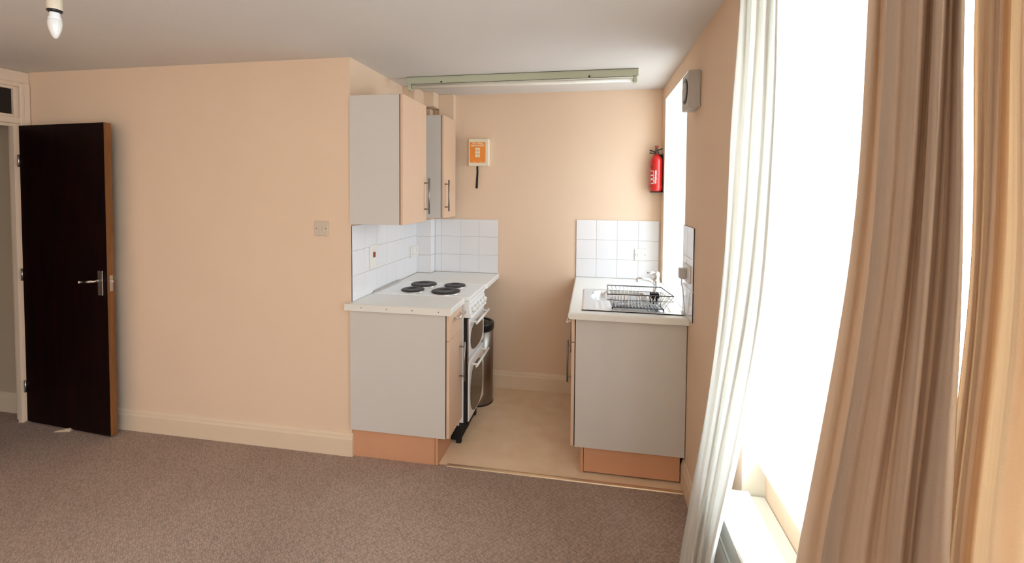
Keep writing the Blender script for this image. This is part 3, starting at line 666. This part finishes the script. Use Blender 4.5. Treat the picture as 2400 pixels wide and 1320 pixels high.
# word up the side, bent round the cylinder
wd = text('Walmsas', .030, 'label_white', None, (0, 0, 0), (0, 0, 0), ext=.0004, bold=.0008)
xs = [v.co.x for v in wd.data.vertices]; sc_ = .098/(max(xs)-min(xs))
for v in wd.data.vertices:
    u, h, d = v.co.x*sc_, v.co.y, v.co.z
    a = r_(256)-(h)/er*.72; v.co = Vector((ex+(er+.001+d)*math.cos(a), ey+(er+.001+d)*math.sin(a), e0+.104+u))
wd.parent = t; wd.matrix_parent_inverse = Matrix.Translation(-t.location)
# ------------------------------------------------------------------ fluorescent batten on the ceiling
bx0, bx1, by = -1.246, .272, 2.905
t = thing('fluorescent_light', 'long fluorescent batten light on the kitchen ceiling', 'ceiling light', (-.5, by, ZC))
bm = bmesh.new(); prism(bm, [(by-.004, ZC-.001), (by+.05, ZC-.001), (by+.05, ZC-.040), (by-.004, ZC-.048)], 'x', bx0, bx1); obj('housing', bm, 'fitting_green', t, bevel=.002)
bm = bmesh.new(); box(bm, bx0+.03, bx1-.02, by-.0045, by-.004, ZC-.0505, ZC-.048); box(bm, bx0, bx1, by-.007, by+.02, ZC-.0015, ZC-.0003); obj('shadow_gap_trim', bm, 'black_matt', t)
bm = bmesh.new(); tube(bm, [(bx0+.035, by+.012, ZC-.066), (bx1-.03, by+.012, ZC-.066)], .013, 16); obj('tube', bm, 'tube_glass', t)
for x in (bx0+.008, bx1-.03):
    bm = bmesh.new(); box(bm, x, x+.022, by-.004, by+.028, ZC-.088, ZC-.040, .003); obj('lamp_holder', bm, 'fitting_green', t)
for x in (bx0+.245, bx1-.30):
    bm = bmesh.new(); lathe(bm, [(.006, 0), (.006, -.004), (0, -.005)], (x, by-.003, ZC-.040), 12, 'y'); obj('screw', bm, 'black', t)
# ------------------------------------------------------------------ pendant bulb
pb = at(129, 60, 'y', 1.10); bxx, byy = pb.x, pb.y; zt_ = at(128, 91, 'y', 1.10).z
t = thing('pendant_bulb', 'bare candle bulb hanging in a white lamp holder', 'pendant light', (bxx, byy, ZC))
bm = bmesh.new(); lathe(bm, [(0, zt_), (.004, zt_+.001), (.009, zt_+.010), (.0145, zt_+.026), (.0170, zt_+.042), (.0165, zt_+.052), (.0150, zt_+.058)], (bxx, byy, 0), 28); obj('bulb', bm, 'bulb_glass', t)
bm = bmesh.new(); lathe(bm, [(.0155, zt_+.056), (.0155, zt_+.060), (.0130, zt_+.064), (.0120, zt_+.078), (.0110, zt_+.082)], (bxx, byy, 0), 28); obj('bulb_collar', bm, 'frosted', t)
bm = bmesh.new(); lathe(bm, [(.0135, zt_+.076), (.0180, zt_+.080), (.0180, zt_+.084)], (bxx, byy, 0), 28); obj('retaining_ring', bm, 'black', t)
bm = bmesh.new(); lathe(bm, [(.0175, zt_+.084), (.0180, zt_+.086), (.0180, zt_+.112), (.0172, zt_+.113), (.0172, zt_+.115), (.0178, zt_+.116), (.0150, zt_+.150), (.006, zt_+.160)], (bxx, byy, 0), 28); obj('lamp_holder', bm, 'plastic_aged', t)
bm = bmesh.new(); tube(bm, [(bxx, byy, zt_+.158), (bxx, byy, ZC-.02)], .003, 8); obj('flex', bm, 'plastic_white', t)
bm = bmesh.new(); lathe(bm, [(.008, -.04), (.02, -.032), (.038, -.012), (.04, 0)], (bxx, byy, ZC), 28); obj('ceiling_rose', bm, 'plastic_white', t)
# ------------------------------------------------------------------ panel radiator with grille under the window
t = thing('radiator', 'white convector heater with a ribbed front grille below the window', 'radiator', (.46, 1.3, 0))
hy0, hy1 = 1.16, 1.553
bm = bmesh.new(); prism(bm, [(.425, .06), (.515, .06), (.515, .600), (.407, .600), (.403, .592), (.403, .585), (.425, .583)], 'y', hy0, hy1); obj('casing', bm, 'radiator', t, bevel=.002)
bm = bmesh.new(); box(bm, .406, .425, hy0+.004, hy1-.004, .10, .490, .003); obj('front_panel', bm, 'radiator', t)
bm = bmesh.new(); n = 60
for k in range(n):
    y = hy0+.01+(hy1-hy0-.02)*k/n; box(bm, .409, .424, y, y+.0045, .500, .584)
box(bm, .404, .414, hy0+.004, hy1-.002, .490, .500)
obj('grille', bm, 'grille', t)
for y in (hy0+.08, hy1-.12): bx('foot', (.43, .50, y, y+.04, 0, .06), 'radiator', t)
o = bx('ledge', (.5165, .578, .30, 1.590, .535, .562), 'radiator', None, .002)
tag(o, 'narrow cream ledge between the heater and the wall below the sill', 'shelf')
# ------------------------------------------------------------------ curtains
def curtain(t, name, ctrl, vs, m, zlo, zhi, sub=6, nz=44, wob=.0, thick=.0012):
    """ctrl: per control [(u at each v)..., (x at each v)...]; folded cloth through plan points given at three or four heights"""
    K = len(vs); cols = []
    for us, xs in ctrl: cols.append([at(us[k], vs[k], 'x', xs[k]) for k in range(K)])
    def plan(c, z):
        P = c
        if z >= P[0].z: return Vector((P[0].x, P[0].y))
        for k in range(K-1):
            if z >= P[k+1].z:
                h = P[k].z-P[k+1].z; s = (P[k].z-z)/h
                def sl(i):   # slope at control height i, per metre downwards
                    a, b_ = max(i-1, 0), min(i+1, K-1); d = P[a].z-P[b_].z
                    g = Vector(((P[b_].x-P[a].x)/d, (P[b_].y-P[a].y)/d)); return g*(.35 if i == 0 else 1)
                p0, p1, m0, m1 = Vector((P[k].x, P[k].y)), Vector((P[k+1].x, P[k+1].y)), sl(k)*h, sl(k+1)*h
                return p0*(2*s**3-3*s**2+1)+m0*(s**3-2*s**2+s)+p1*(-2*s**3+3*s**2)+m1*(s**3-s**2)
        s = min(.35, (P[-1].z-z)/(P[-2].z-P[-1].z)*.6)
        return Vector((P[-1].x+(P[-1].x-P[-2].x)*s*.3, P[-1].y+(P[-1].y-P[-2].y)*s*.5))
    bm = bmesh.new(); rows = []
    for j in range(nz+1):
        z = zhi+(zlo-zhi)*j/nz
        # smooth the height interpolation
        pl = []
        for c in cols:
            a = plan(c, z+.06); b_ = plan(c, z); d_ = plan(c, z-.06); pl.append((a+b_*2+d_)/4)
        row = []
        n = len(pl)
        for i in range(n-1):
            p0, p1, p2, p3 = pl[max(i-1, 0)], pl[i], pl[i+1], pl[min(i+2, n-1)]
            for q in range(sub):
                s = q/sub
                pt = .5*((2*p1)+(-p0+p2)*s+(2*p0-5*p1+4*p2-p3)*s*s+(-p0+3*p1-3*p2+p3)*s**3)
                if wob: pt = pt+Vector((math.sin(i*2.1+q*.9+z*9)*wob, math.cos(i*1.3+q*.7+z*7)*wob*.6))
                row.append(pt)
        row.append(pl[-1]); rows.append([bm.verts.new((p.x, p.y, z)) for p in row])
    for j in range(nz):
        for i in range(len(rows[0])-1):
            f = bm.faces.new((rows[j][i], rows[j][i+1], rows[j+1][i+1], rows[j+1][i])); f.smooth = True
    o = obj(name, bm, m, t); md = o.modifiers.new('t', 'SOLIDIFY'); md.thickness = thick; md.offset = 0
    return o
A_, B_ = .425, .470
t = thing('curtain', 'pale drawn-back curtain hanging between the kitchen wall and the bright window', 'curtain', (.44, 1.35, 0), 'curtains at the living room window')
vs = (0, 330, 700, 1000, 1320)
# left edge ... right edge
Ltab = [
 ((1735, 1712, 1690, 1648, 1590), (.455, .455, .440, .400, .345)),
 ((1749, 1726, 1700, 1657, 1599), (.440, .440, .420, .385, .332)),
 ((1764, 1744, 1713, 1669, 1610), (.458, .456, .435, .392, .343)),
 ((1776, 1756, 1725, 1677, 1619), (.440, .440, .420, .380, .330)),
 ((1790, 1772, 1742, 1689, 1630), (.458, .456, .440, .394, .345)),
 ((1801, 1785, 1754, 1698, 1638), (.442, .442, .425, .384, .335)),
 ((1814, 1801, 1770, 1711, 1650), (.462, .460, .446, .398, .350)),
 ((1822, 1813, 1784, 1730, 1660), (.448, .448, .432, .388, .338)),
 ((1831, 1824, 1798, 1748, 1670), (.470, .470, .456, .404, .356)),
]
curtain(t, 'face_fabric', Ltab, vs, 'curtain_pale', .03, 2.26, wob=.0015)
# curtain track
t2 = thing('curtain_track', 'curtain track fixed above the living room window', 'curtain track', (.45, .9, 2.28))
bx('rail', (.44, .46, .02, 1.75, 2.275, 2.295), 'white_gloss', t2, .002)
for y in (.1, .9, 1.7): bx('bracket', (.455, XR, y-.01, y+.01, 2.28, 2.29), 'white_gloss', t2)
t = thing('curtain', 'wide beige curtain with deep folds right of the bright window', 'curtain', (.44, .62, 0), 'curtains at the living room window')
vs = (0, 660, 1320)
G, H, Q = .470, .415, .440
Rtab = [
 ((2037, 1985, 1864), (0.468, 0.468, 0.463)),
 ((2052, 2001, 1888), (0.460, 0.460, 0.455)),
 ((2070, 2024, 1916), (0.474, 0.474, 0.469)),
 ((2100, 2060, 1950), (0.468, 0.468, 0.463)),
 ((2140, 2096, 1992), (0.482, 0.482, 0.477)),
 ((2170, 2126, 2030), (0.476, 0.476, 0.471)),
 ((2176, 2131, 2040), (0.464, 0.464, 0.459)),
 ((2160, 2118, 2020), (0.452, 0.452, 0.447)),
 ((2120, 2080, 1974), (0.456, 0.456, 0.451)),
 ((2088, 2046, 1934), (0.448, 0.448, 0.443)),
 ((2078, 2036, 1924), (0.436, 0.436, 0.431)),
 ((2084, 2042, 1930), (0.424, 0.424, 0.419)),
 ((2106, 2064, 1954), (0.416, 0.416, 0.411)),
 ((2130, 2084, 1976), (0.424, 0.424, 0.419)),
 ((2150, 2104, 2000), (0.414, 0.414, 0.409)),
 ((2166, 2120, 2022), (0.418, 0.418, 0.413)),
 ((2174, 2130, 2040), (0.432, 0.432, 0.427)),
 ((2184, 2142, 2062), (0.440, 0.440, 0.435)),
 ((2196, 2156, 2084), (0.424, 0.424, 0.419)),
 ((2212, 2176, 2104), (0.420, 0.420, 0.415)),
 ((2222, 2190, 2120), (0.440, 0.440, 0.435)),
 ((2236, 2208, 2136), (0.446, 0.446, 0.441)),
 ((2250, 2230, 2150), (0.432, 0.432, 0.427)),
 ((2256, 2248, 2190), (0.428, 0.428, 0.423)),
 ((2260, 2254, 2225), (0.434, 0.434, 0.429)),
]
curtain(t, 'face_fabric', Rtab, vs, 'curtain_beige', .03, 2.26, wob=.0008)
t = thing('curtain', 'narrow amber beige curtain at the far right edge of the photo', 'curtain', (.44, .45, 0), 'curtains at the living room window')
Stab = [
 ((2286, 2273, 2196), (0.500, 0.500, 0.495)),
 ((2300, 2282, 2208), (0.504, 0.504, 0.499)),
 ((2330, 2306, 2232), (0.500, 0.500, 0.495)),
 ((2348, 2322, 2250), (0.506, 0.506, 0.501)),
 ((2353, 2326, 2255), (0.494, 0.494, 0.489)),
 ((2340, 2314, 2242), (0.480, 0.480, 0.475)),
 ((2312, 2292, 2216), (0.482, 0.482, 0.477)),
 ((2298, 2280, 2203), (0.474, 0.474, 0.469)),
 ((2296, 2279, 2202), (0.460, 0.460, 0.455)),
 ((2304, 2286, 2212), (0.450, 0.450, 0.445)),
 ((2322, 2300, 2226), (0.456, 0.456, 0.451)),
 ((2340, 2314, 2242), (0.448, 0.448, 0.443)),
 ((2352, 2326, 2256), (0.454, 0.454, 0.449)),
 ((2362, 2340, 2270), (0.470, 0.470, 0.465)),
 ((2376, 2360, 2290), (0.476, 0.476, 0.471)),
 ((2388, 2378, 2306), (0.466, 0.466, 0.461)),
 ((2396, 2392, 2318), (0.458, 0.458, 0.453)),
 ((2420, 2416, 2350), (0.466, 0.466, 0.461)),
 ((2480, 2470, 2410), (0.482, 0.482, 0.477)),
 ((2560, 2550, 2490), (0.470, 0.470, 0.465)),
 ((2650, 2640, 2580), (0.480, 0.480, 0.475)),
]
curtain(t, 'face_fabric', Stab, vs, 'curtain_amber', .03, 2.26, wob=.0008)
